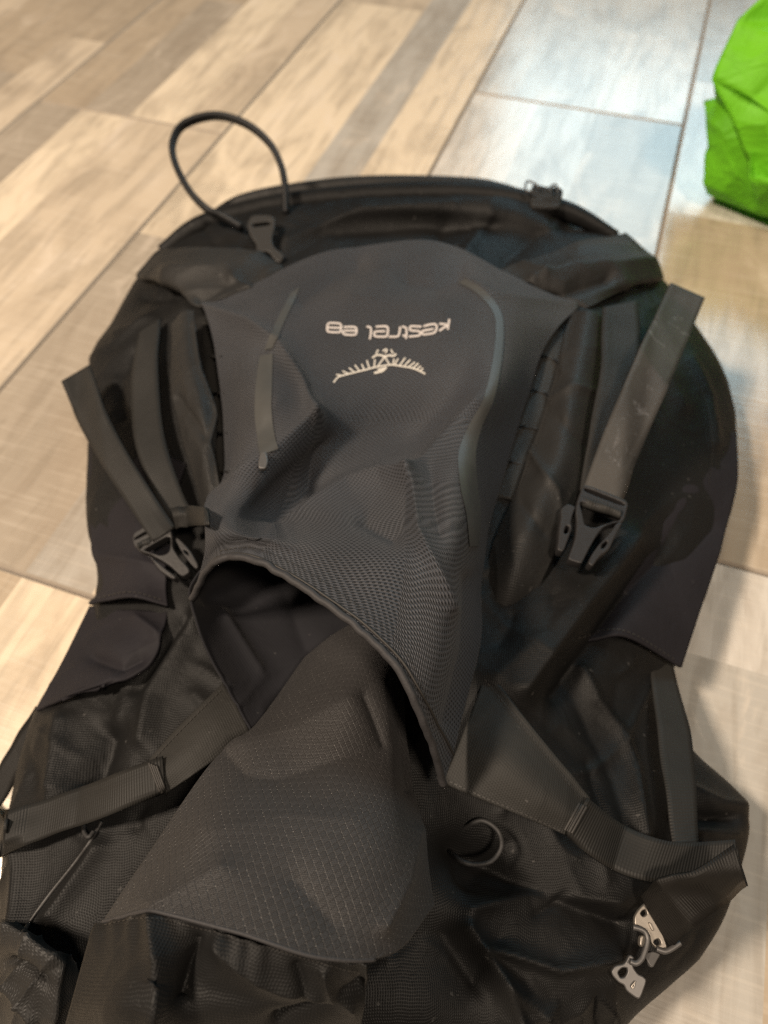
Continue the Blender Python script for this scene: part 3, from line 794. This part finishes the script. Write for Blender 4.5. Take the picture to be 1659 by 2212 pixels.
L2 = [
 row([206, 330, 500, 690, 790], [1994, 1978, 2016, 2072, 2096], [.122, .145, .152, .150, .146]),
 row([190, 325, 500, 690, 792], [2030, 2020, 2060, 2110, 2125], [.122, .146, .150, .146, .140]),
 row([168, 300, 490, 680, 790], [2110, 2110, 2130, 2160, 2170], [.116, .146, .142, .138, .128]),
 row([140, 270, 470, 660, 780], [2215, 2220, 2220, 2225, 2230], [.108, .140, .132, .126, .112]),
 row([90, 240, 450, 640, 770], [2400, 2420, 2420, 2420, 2420], [.05, .08, .08, .075, .06]),
]
def lid_relief(x, y, W):
    pk = np.exp(-((y - (1985 + np.clip(x - 330, 0, 500) * .25)) / 70.0) ** 2)
    return (wrinkle(W, .035, .0022, 1.1, 1.8, 51) + pk * .0004 * np.sin(x / 9.0 + 2 * np.sin(x / 41.0))
            + creases(x, y, [([(345, 1990), (350, 2080), (330, 2212)], 26, .006), ([(420, 2030), (400, 2160)], 26, -.008), ([(470, 2040), (600, 2120), (760, 2180)], 22, .004), ([(600, 2210), (780, 2150)], 18, -.006), ([(700, 2100), (720, 2160)], 10, .003), ([(640, 2085), (660, 2140)], 10, -.003)]))
lid = patch('top_lid', L2, M_BODY, pack, 160, 140, lid_relief, 0.0012)
tube('seam', GRID['lid_extension'][-1][:150] + np.array([0, 0, -.0006]), .0007, M_HEM, lid, n=120, sides=8, world_pts=True)

# --- bunch of cloth in the near left corner, and one seam above it
patch('side_gather', [
    row([-30, 20, 90, 165], [1985, 1992, 2030, 2080], [.060, .074, .080, .074]),
    row([-30, 30, 110, 170], [2050, 2060, 2080, 2110], [.066, .086, .088, .074]),
    row([-30, 40, 100, 160], [2130, 2140, 2150, 2160], [.062, .082, .084, .072]),
    row([-20, 40, 95, 150], [2260, 2260, 2250, 2250], [.05, .066, .066, .06])],
    M_FLAP, pack, 70, 70, cr([([(10, 2010), (120, 2090), (110, 2200)], 12, .006), ([(20, 2080), (100, 2120)], 12, -.005), ([(0, 2120), (70, 2190)], 10, .004)], .018, .003, .6, 61), .0015)
laid_tube('seam', [(222, 1772), (200, 1812), (160, 1868), (110, 1930), (70, 1985), (45, 2022)], .0009, M_PIPING, bag, off=.0002, n=60)
laid_tube('cord_loop', [(186, 1784), (184, 1800), (196, 1816), (208, 1800)], .0010, M_RING, pack, off=.002, n=30)

# --- lower straps: wide sewn flap, then webbing
patch('strap_flap', [
    row([482, 430, 372, 322], [1474, 1525, 1583, 1640], [.088, .090, .088, .086]),
    row([512, 455, 395, 338], [1525, 1575, 1630, 1678], [.092, .094, .093, .090]),
    row([545, 480, 415, 354], [1590, 1630, 1675, 1716], [.090, .092, .092, .088])],
    M_TWILL, pack, 50, 40, None, .0018)
strap('webbing_strap', [(352, 1632, -.0008), (200, 1690, .004), (100, 1725, .004), (18, 1752, .004)], [(358, 1714, -.0008), (190, 1776, .004), (90, 1812, .004), (4, 1846, .004)], M_WEB_LOW, pack, 80, 9, smoothing=14)
strap('webbing_strap', [(14, 1750, .016), (6, 1775, .012), (-30, 1720, .004), (-50, 1650, .002)], [(2, 1846, .016), (-8, 1850, .010), (-60, 1800, .004), (-80, 1700, .002)], M_WEB_LOW, pack, 30, 5, smoothing=3)
strap('webbing_strap', [(78, 1526, .030), (35, 1588, .026), (2, 1650, .022), (-25, 1720, .020)], [(100, 1590, .030), (62, 1634, .026), (34, 1680, .022), (0, 1742, .020)], M_WEB_DARK, pack, 30, 5, drop=False)
patch('strap_flap', [
    row([1052, 1120, 1200, 1272], [1446, 1535, 1635, 1726], [.088, .092, .090, .086]),
    row([1002, 1085, 1170, 1248], [1580, 1640, 1705, 1765], [.092, .098, .096, .090]),
    row([955, 1045, 1130, 1222], [1692, 1730, 1765, 1804], [.088, .092, .092, .088])],
    M_TWILL, pack, 60, 44, cr([([(1050, 1450), (1150, 1580), (1270, 1728)], 6, .002)], .05, .0006, 1, 71), .0018)
strap('webbing_strap', [(1268, 1722, -.0008), (1350, 1782, .006), (1450, 1818, .012), (1588, 1814, .018)], [(1218, 1806, -.0008), (1320, 1876, .006), (1430, 1908, .012), (1614, 1914, .018)], M_WEB_LOW, pack, 90, 9, smoothing=14)
strap('webbing_strap', [(1586, 1822, .012), (1500, 1880, .006), (1420, 1905, .004), (1385, 1935, .003)], [(1612, 1915, .014), (1560, 1960, .007), (1500, 2000, .004), (1448, 2050, .003)], M_WEB_DARK, pack, 50, 7, smoothing=8)
strap('webbing_strap', [(1400, 1400, .034), (1420, 1560, .054), (1436, 1690, .066), (1455, 1825, .074)], [(1446, 1400, .030), (1488, 1570, .048), (1504, 1690, .062), (1510, 1822, .072)], M_WEB, pack, 70, 7, drop=False)

# bar tacks on the sewn ends
def tack(pa, pb, n=2, gap=7):
    for k in range(n):
        laid_tube('bar_tack', [(pa[0] + gap * k, pa[1] + gap * k * .4), ((pa[0] + pb[0]) / 2 + gap * k, (pa[1] + pb[1]) / 2 + gap * k * .4), (pb[0] + gap * k, pb[1] + gap * k * .4)], .0006, M_STITCH, pack, off=.0002, n=24)
tack((1252, 1734), (1218, 1796), 4, 5); tack((322, 1646), (346, 1712), 4, 5)

# --- upper side straps
strap('webbing_strap', [(300, 716, .004), (282, 830, .005), (290, 950, .006), (330, 1060, .007), (372, 1128, .007)], [(346, 684, .004), (341, 790, .006), (352, 930, .007), (392, 1060, .008), (425, 1118, .008)], M_WEB, pack, 90, 7, smoothing=12)
strap('webbing_strap', [(131, 822, .022), (188, 950, .018), (262, 1070, .014), (330, 1170, .012)], [(191, 788, .022), (232, 900, .020), (300, 1020, .016), (378, 1138, .013)], M_WEB, pack, 80, 7, smoothing=12)
strap('webbing_strap', [(368, 1096, .008), (410, 1092, .008), (452, 1098, .006)], [(378, 1140, .008), (412, 1136, .008), (454, 1134, .006)], M_WEB_LOW, pack, 30, 5, smoothing=6)
strap('webbing_strap', [(1303, 664, .002), (1300, 780, .006), (1276, 930, .007), (1254, 1058, .003)], [(1378, 650, .002), (1386, 770, .006), (1370, 930, .007), (1340, 1084, .003)], M_WEB, pack, 80, 7, smoothing=12)
strap('webbing_strap', [(1450, 610, .030), (1388, 745, .016), (1310, 920, .008), (1258, 1060, .002)], [(1524, 641, .032), (1446, 830, .016), (1386, 970, .008), (1342, 1086, .002)], M_WEB_WORN, pack, 90, 9, smoothing=12)

# --- daisy chains: webbing tacked down in short loops
def daisy(L, R, n):
    strap('daisy_chain', [p + (.0,) for p in L], [p + (.0,) for p in R], M_WEB, pack, 60, 5, smoothing=3, lift=.0008, wav=.0006, surfs=SURF[:1])
    L = cat(np.array(L, float), n + 2); R = cat(np.array(R, float), n + 2)
    for i in range(1, n + 1):
        laid_tube('bar_tack', [tuple(L[i]), tuple((L[i] + R[i]) / 2), tuple(R[i])], .0008, M_CORD, pack, off=.0, n=14)
daisy([(436, 690), (440, 790), (448, 890), (468, 1000), (484, 1090)], [(478, 690), (484, 790), (492, 890), (496, 1000), (500, 1090)], 4)
daisy([(1182, 705), (1160, 780), (1128, 880), (1098, 975), (1070, 1070)], [(1236, 715), (1205, 800), (1180, 890), (1140, 985), (1105, 1080)], 4)

# --- reflective tapes welded onto the front pocket
def tape(Lp, Rp):
    n = 60; L = cat(np.array(Lp, float), n); R = cat(np.array(Rp, float), n); m = 5
    W = np.zeros((n, m, 3))
    for i in range(n):
        for j in range(m):
            q = L[i] + (R[i] - L[i]) * j / (m - 1)
            h = ray(q[0], q[1], FRONT)
            if h is None: W[i, j] = W[i, j - 1] if j else W[i - 1, j]; continue
            nz = h[1] if h[1].dot(Vector(EYE) - h[0]) > 0 else -h[1]
            W[i, j] = np.array(h[0] + nz * .0006)
    me = grid_mesh('reflective_tape', W); return link('reflective_tape', me, M_REFLECT, front)
tape([(562, 770), (554, 830), (552, 900), (562, 985)], [(590, 765), (588, 830), (588, 900), (600, 970)])
tape([(628, 634), (614, 662), (594, 702), (572, 758)], [(648, 622), (634, 655), (613, 700), (590, 754)])
tape([(990, 612), (1030, 635), (1064, 675), (1070, 720), (1062, 790), (1044, 860), (1012, 920), (990, 980), (993, 1050), (1005, 1110), (1012, 1180)], [(1006, 604), (1046, 628), (1080, 672), (1087, 720), (1081, 790), (1066, 860), (1040, 920), (1026, 980), (1030, 1050), (1036, 1110), (1032, 1180)])

# --- printed lettering and the bird emblem on the front pocket
def C1(x, y): return ((1250 + x / 2.765) * .54004, (1220 + y / 2.765) * .54004)
letters = [
 [(1512, 160), (1505, 215), (1495, 278)], [(1500, 228), (1450, 258), (1402, 292)], [(1490, 222), (1440, 216), (1402, 213)],
 [(1228, 240), (1300, 222), (1352, 218), (1374, 240), (1364, 290), (1330, 318), (1222, 334)], [(1222, 334), (1212, 305), (1230, 290), (1340, 270)],
 [(1208, 246), (1100, 240), (1078, 256), (1088, 286), (1170, 294), (1192, 312), (1178, 342), (1066, 356)],
 [(1034, 380), (1040, 320), (1038, 268), (1018, 250), (988, 246)], [(1040, 346), (996, 344)],
 [(970, 246), (962, 310), (950, 345), (920, 356), (842, 356)],
 [(700, 246), (800, 242), (832, 256), (834, 310), (818, 350), (790, 356), (698, 352), (684, 322), (704, 300), (806, 296)],
 [(634, 386), (646, 320), (648, 272), (632, 250), (598, 246)],
 [(345, 252), (440, 248), (484, 262), (486, 310), (462, 336), (360, 332), (340, 312), (352, 292), (478, 290)],
 [(190, 204), (290, 210), (316, 232), (314, 290), (290, 308), (190, 304), (164, 284), (168, 224), (190, 204)], [(172, 256), (312, 260)],
]
strokes('lettering', [[C1(*p) for p in s] for s in letters], 22 / 2.765 * .54, M_PRINT, front, FRONT, .0004, 2.0)
arc = [(232, 862), (290, 800), (400, 768), (560, 728), (700, 692), (860, 667), (980, 681), (1100, 702), (1190, 737), (1248, 768)]
fe = [((330, 787), (262, 776)), ((400, 767), (330, 736)), ((462, 750), (404, 700)), ((520, 736), (468, 668)), ((572, 722), (544, 658)), ((628, 706), (600, 616)), ((682, 692), (690, 606)),
      ((908, 668), (946, 598)), ((962, 678), (1026, 588)), ((1012, 684), (1082, 610)), ((1062, 692), (1132, 638)), ((1112, 704), (1172, 650)), ((1152, 718), (1200, 682)), ((1192, 737), (1224, 704)),
      ((720, 684), (790, 590)), ((852, 664), (800, 580)), ((892, 655), (902, 600))]
emb = [arc] + [[a, ((a[0] + b[0]) / 2, (a[1] + b[1]) / 2), b] for a, b in fe] + [
      [(660, 592), (710, 560), (760, 562), (800, 578), (850, 562), (895, 570), (926, 545)], [(702, 548), (728, 500)], [(778, 520), (800, 498), (824, 500), (806, 540)], [(868, 498), (892, 545)],
      [(682, 758), (770, 735), (818, 692)], [(720, 722), (806, 702)], [(790, 590), (800, 560)]]
wd = [15 / 2.765 * .54 * 1.15] + [16 / 2.765 * .54] * len(fe) + [20 / 2.765 * .54, 16 / 2.765 * .54, 16 / 2.765 * .54, 16 / 2.765 * .54, 26 / 2.765 * .54, 22 / 2.765 * .54, 22 / 2.765 * .54]
strokes('bird_emblem', [[C1(*p) for p in s] for s in emb], wd, M_PRINT_WING, front, FRONT, .0004, 2.0)

# --- buckles
def tr(x0, y0, s):
    return lambda pts: [((x0 + x / s) * .54004, (y0 + y / s) * .54004) for x, y in pts]
k2 = tr(2150, 1850, 3.687)
zb = zz(1285, 1170) + .016
bk = plate('buckle', [k2([(640, 400), (700, 365), (1270, 585), (1315, 650), (1290, 760), (1240, 920), (1100, 925), (960, 985), (870, 1085), (760, 1270), (650, 1490), (620, 1530), (430, 1470), (450, 1400), (540, 1150), (560, 900), (540, 760), (570, 600)]),
     k2([(690, 405), (1265, 640), (1250, 695), (655, 465)]), k2([(600, 640), (650, 615), (1205, 835), (1190, 895), (1000, 935), (810, 1010), (672, 965), (650, 830)])], zb, .0046, M_PLASTIC, pack, (.05, -.05))
plate('prong', [k2([(430, 650), (545, 700), (500, 800), (470, 920), (490, 1010), (460, 1090), (430, 1180), (360, 1360), (270, 1330), (290, 1180), (300, 1000), (330, 840), (320, 720)]), k2([(400, 970), (450, 980), (440, 1060), (385, 1105), (368, 1060)])], zb + .0002, .0050, M_PLASTIC, bk, (.05, -.05))
plate('prong', [k2([(1235, 920), (1125, 1110), (1030, 1330), (890, 1420), (790, 1570), (720, 1530), (760, 1420), (870, 1260), (960, 1170), (1070, 1050), (1130, 940)]), k2([(1000, 1195), (1010, 1230), (940, 1320), (910, 1310), (930, 1240)])], zb + .0002, .0050, M_PLASTIC, bk, (.05, -.05))
strap('webbing_wrap', [tuple(k2([(640, 480)])[0]) + (zb + .004,), tuple(k2([(1250, 705)])[0]) + (zb + .004,)], [tuple(k2([(600, 640)])[0]) + (zb + .001,), tuple(k2([(1215, 835)])[0]) + (zb + .001,)], M_WEB, pack, 24, 5, drop=False, thick=.003, crown=.001)
k3 = tr(480, 1980, 4.1475)
zl = zz(360, 1190) + .010
bl = plate('buckle', [k3([(240, 680), (480, 530), (720, 400), (820, 400), (860, 600), (900, 720), (900, 900), (1000, 1060), (1210, 1290), (1060, 1400), (860, 1210), (700, 1110), (520, 1010), (340, 955), (250, 850)]),
     k3([(272, 742), (705, 497), (735, 532), (280, 785)]), k3([(390, 958), (780, 735), (868, 730), (858, 950), (800, 1015), (700, 1035), (600, 1005)])], zl, .0046, M_PLASTIC, pack, (-.06, -.12))
plate('prong', [k3([(935, 765), (1000, 745), (1200, 960), (1340, 1210), (1290, 1270), (1180, 1160), (1050, 980)]), k3([(1080, 940), (1150, 980), (1170, 1040), (1110, 1000)])], zl + .0002, .0050, M_PLASTIC, bl, (-.06, -.12))
plate('prong', [k3([(520, 1055), (640, 1130), (800, 1270), (970, 1390), (920, 1440), (690, 1290)])], zl + .0002, .0050, M_PLASTIC, bl, (-.06, -.12))
strap('webbing_wrap', [tuple(k3([(280, 800)])[0]) + (zl + .004,), tuple(k3([(760, 560)])[0]) + (zl + .004,)], [tuple(k3([(340, 930)])[0]) + (zl + .001,), tuple(k3([(800, 690)])[0]) + (zl + .001,)], M_WEB, pack, 24, 5, drop=False, thick=.003, crown=.001)
k4 = tr(950, 820, 6.636)
plate('cord_hook', [k4([(270, 560), (380, 330), (880, 320), (1010, 420), (1000, 650), (930, 900), (930, 1060), (1000, 1200), (1150, 1300), (1250, 1420), (1150, 1580), (1010, 1520), (840, 1270), (640, 1290), (520, 1330), (520, 1080), (420, 950), (320, 780)]),
     k4([(390, 540), (890, 480), (880, 590), (410, 650)])], zz(575, 520) + .006, .0035, M_PLASTIC_GREY, pack, (0, -.2))

# --- carry loop at the far end
k1 = lambda x, y: (x / 1.08 * .54004, y / 1.08 * .54004)
lp = [((1045, 985), .068), ((960, 935), .072), ((895, 905), .075), ((815, 820), .080), ((755, 700), .086), ((748, 610), .092), ((800, 535), .097), ((930, 500), .100), ((1060, 535), .098), ((1160, 615), .092), ((1212, 710), .084), ((1232, 810), .076), ((1236, 925), .066)]
tube('cord_loop', [k1(*p) + (z,) for p, z in lp], .0044, M_CORD, pack, n=110, sides=10, flat=.62)

# --- zip tab and sliders at the far end
k5 = tr(2050, 680, 5.53)
zt = .066
plate('zip_garage', [k5([(390, 440), (520, 410), (700, 470), (1000, 480), (1100, 540), (1050, 820), (1000, 960), (420, 940), (370, 880)])], zt, .008, M_FLAP, pack, (0, -.25), .0015)
tube('zip_slider', [q + (zt + .010,) for q in k5([(420, 480), (300, 450), (290, 340), (330, 250), (470, 290), (600, 400)])], .0009, M_METAL_DARK, pack, n=40, sides=8)
tube('zip_slider', [q + (zt + .010,) for q in k5([(830, 470), (850, 360), (950, 330), (1000, 400), (1010, 480)])], .0009, M_METAL_DARK, pack, n=40, sides=8)

# --- zip pull peeking out beside the left tape
plate('zip_pull', [tr(0, 0, 1)([(1045, 1810), (1068, 1815), (1075, 1850), (1065, 1880), (1035, 1880), (1035, 1850)])], zz(566, 1000) + .003, .0016, M_METAL_DARK, pack)

# --- elastic loop in the shadow on the right
k8 = tr(1700, 3200, 4.1475)
_zr = zz(1030, 1800) + .004
tube('elastic_loop', [q + (_zr + dz,) for q, dz in zip(k8([(330, 800), (470, 900), (600, 1010), (800, 1070), (1050, 1040), (1200, 920), (1275, 750), (1240, 560), (1120, 420), (950, 345), (780, 390), (610, 490), (440, 590)]), [-.014, -.004, .002, .003, .004, .004, .005, .004, .004, .003, .001, -.004, -.014])], .0010, M_RING, pack, n=80)

# --- zip sliders near the right corner
k6 = tr(2400, 3550, 4.1475)
zs = zz(1390, 2000) + .010
sl = plate('zip_bridge', [k6([(770, 230), (820, 280), (1110, 1000), (1060, 1045), (950, 1015), (830, 935), (800, 770), (720, 690), (560, 630), (560, 480), (640, 350)]),
     k6([(680, 390), (740, 360), (775, 440), (700, 490), (650, 440)]), k6([(880, 880), (960, 840), (1010, 930), (930, 975), (870, 915)])], zs, .0016, M_METAL, pack, (.1, -.05), .0004)
plate('embossed_bar', [k6([(800, 590), (835, 580), (890, 700), (860, 730)])], zs + .0016, .0008, M_METAL, sl, (.1, -.05), .0003)
pt = plate('zip_pull', [k6([(180, 1380), (240, 1290), (400, 1260), (480, 1100), (570, 1160), (530, 1300), (620, 1430), (700, 1460), (770, 1530), (660, 1840), (590, 1830), (430, 1710), (390, 1610), (300, 1570), (200, 1460)]),
     k6([(285, 1400), (360, 1325), (440, 1330), (450, 1400), (400, 1480), (330, 1490)])], zs - .001, .0018, M_METAL_DARK, pack, (-.1, -.15), .0005)
plate('embossed_mark', [k6([(500, 1640), (590, 1540), (580, 1570), (550, 1700)]), k6([(535, 1640), (565, 1600), (548, 1660)])], zs + .0007, .0006, M_METAL, pt, (-.1, -.15), .0002)
plate('zip_pull', [k6([(745, 1080), (850, 1050), (990, 1100), (930, 1200), (850, 1350), (735, 1180)])], zs, .0014, M_METAL_DARK, pack, (.2, -.1), .0004)
tube('wire_loop', [q + (zs + .0035,) for q in k6([(550, 660), (640, 680), (740, 730), (790, 830), (780, 950), (740, 1080), (690, 1190), (600, 1260), (500, 1230)])], .0011, M_METAL_DARK, pack, n=50, sides=8)
plate('slider_body', [k6([(650, 800), (740, 790), (740, 920), (690, 990), (640, 950)])], zs + .0005, .002, M_METAL, pack, (.1, -.05), .0004)
tube('wire_loop', [q + (zs + .001,) for q in k6([(940, 1020), (1080, 1060), (1200, 1010), (1330, 920)])], .0011, M_METAL_DARK, pack, n=40, sides=8)

# ------------------------------------------------------------------ green sack
def green_sack():
    """slumped nylon sack: rings through its outline, crumpled into facets with creased edges."""
    rs = np.random.RandomState(5)
    out = [(1552, 440, .0), (1536, 432, .006), (1516, 388, .030), (1508, 345, .052), (1526, 290, .072), (1533, 235, .090), (1540, 150, .116), (1585, 62, .138), (1638, 10, .152)]
    ax = [.085, .10, .115, .12, .115, .11, .10, .075, .045]
    nseg = 13; V = []; Fc = []
    right = np.array([math.cos(.45), -math.sin(.45), 0]); back = np.array([math.sin(.45), math.cos(.45), 0])
    c0 = P(*out[3]) + right * .12
    for k, (x, y, z) in enumerate(out):
        L = P(x, y, z); a = ax[k]
        c = L + right * a
        for i in range(nseg):
            t = math.pi + 2 * math.pi * i / nseg
            j = 0 if i == 0 else 1
            rr = 1 + j * .13 * rs.normal()
            sn = math.sin(t); dp = .035 if sn > 0 else .13
            q = c + right * a * math.cos(t) * (rr if j else 1) - back * dp * (a / .12) * sn * rr
            q[2] = max(0.001, z + j * (.012 * rs.normal() + (.012 * max(0, math.cos(t)) if k < 3 else 0)) * (k > 0))
            V.append(tuple(q))
    for k in range(len(out) - 1):
        for i in range(nseg):
            j = (i + 1) % nseg; a, b, c, d_ = k * nseg + i, k * nseg + j, (k + 1) * nseg + j, (k + 1) * nseg + i
            if rs.rand() < .5: Fc += [(a, b, c), (a, c, d_)]
            else: Fc += [(a, b, d_), (b, c, d_)]
    Fc.append(tuple(range(nseg))[::-1]); Fc.append(tuple((len(out) - 1) * nseg + i for i in range(nseg)))
    V = np.array(V); org = np.array([V[:, 0].mean(), V[:, 1].mean(), 0]); V = V - org; org = org + back * .018
    me = bpy.data.meshes.new('stuff_sack'); me.from_pydata(V.tolist(), [], Fc); me.update()
    bm = bmesh.new(); bm.from_mesh(me); bmesh.ops.recalc_face_normals(bm, faces=bm.faces); bm.to_mesh(me); bm.free()
    ce = me.attributes.new('crease_edge', 'FLOAT', 'EDGE')
    for d in ce.data: d.value = float(rs.choice([0.0, 0.2, 0.5, .8, 1.0]))
    smooth(me)
    o = link('stuff_sack', me, M_GREEN); o.location = org
    sub = o.modifiers.new('Subsurf', 'SUBSURF'); sub.levels = 3; sub.render_levels = 3
    return o
sack = green_sack()
sack['label'] = 'crumpled bright green nylon sack standing on the floor beyond the backpack'
sack['category'] = 'sack'

# ------------------------------------------------------------------ stitch lines along the sewn edges
def stitches(path, parent, dash=7.0, gap=4.0, w=2.2):
    p = np.array(path, float); L = np.concatenate([[0], np.cumsum(np.hypot(*np.diff(p, axis=0).T))])
    c = cat(p, 400); Lc = np.concatenate([[0], np.cumsum(np.hypot(*np.diff(c, axis=0).T))])
    out = []; t = 2.0
    while t + dash < Lc[-1]:
        out.append([(np.interp(u, Lc, c[:, 0]), np.interp(u, Lc, c[:, 1])) for u in (t, t + dash / 2, t + dash)]); t += dash + gap
    o = strokes('stitching', out, w, M_STITCH, parent, SURF, .0004, 3.0); o['kind'] = 'stuff'
    return o
stitches([(1046, 1466), (1112, 1548), (1190, 1645), (1255, 1730)], pack)
stitches([(970, 1688), (1050, 1724), (1130, 1757), (1212, 1795)], pack)
stitches([(480, 1490), (432, 1537), (378, 1592), (334, 1640)], pack)
stitches([(1358, 512), (1398, 556), (1422, 592)], pack, 5, 3, 1.6)
stitches([(1250, 662), (1330, 626), (1415, 596)], pack, 5, 3, 1.6)
stitches([(305, 598), (380, 620), (430, 645)], pack, 5, 3, 1.6)
stitches([(1245, 1378), (1345, 1362), (1462, 1428)], pack)
stitches([(200, 1296), (280, 1280), (355, 1298)], pack)
stitches([(x + 4, y - 16) for x, y in hem[3:12]], pack, 6, 4, 1.8)
stitches([(225, 1998), (330, 1984), (500, 2022), (690, 2078), (785, 2102)], pack, 6, 4, 1.8)
stitches([(1246, 690), (1200, 830), (1160, 960), (1118, 1060), (1078, 1160)], pack, 6, 4, 1.8)
stitches([(1482, 790), (1524, 870), (1538, 960), (1530, 1050)], pack, 6, 4, 1.8)
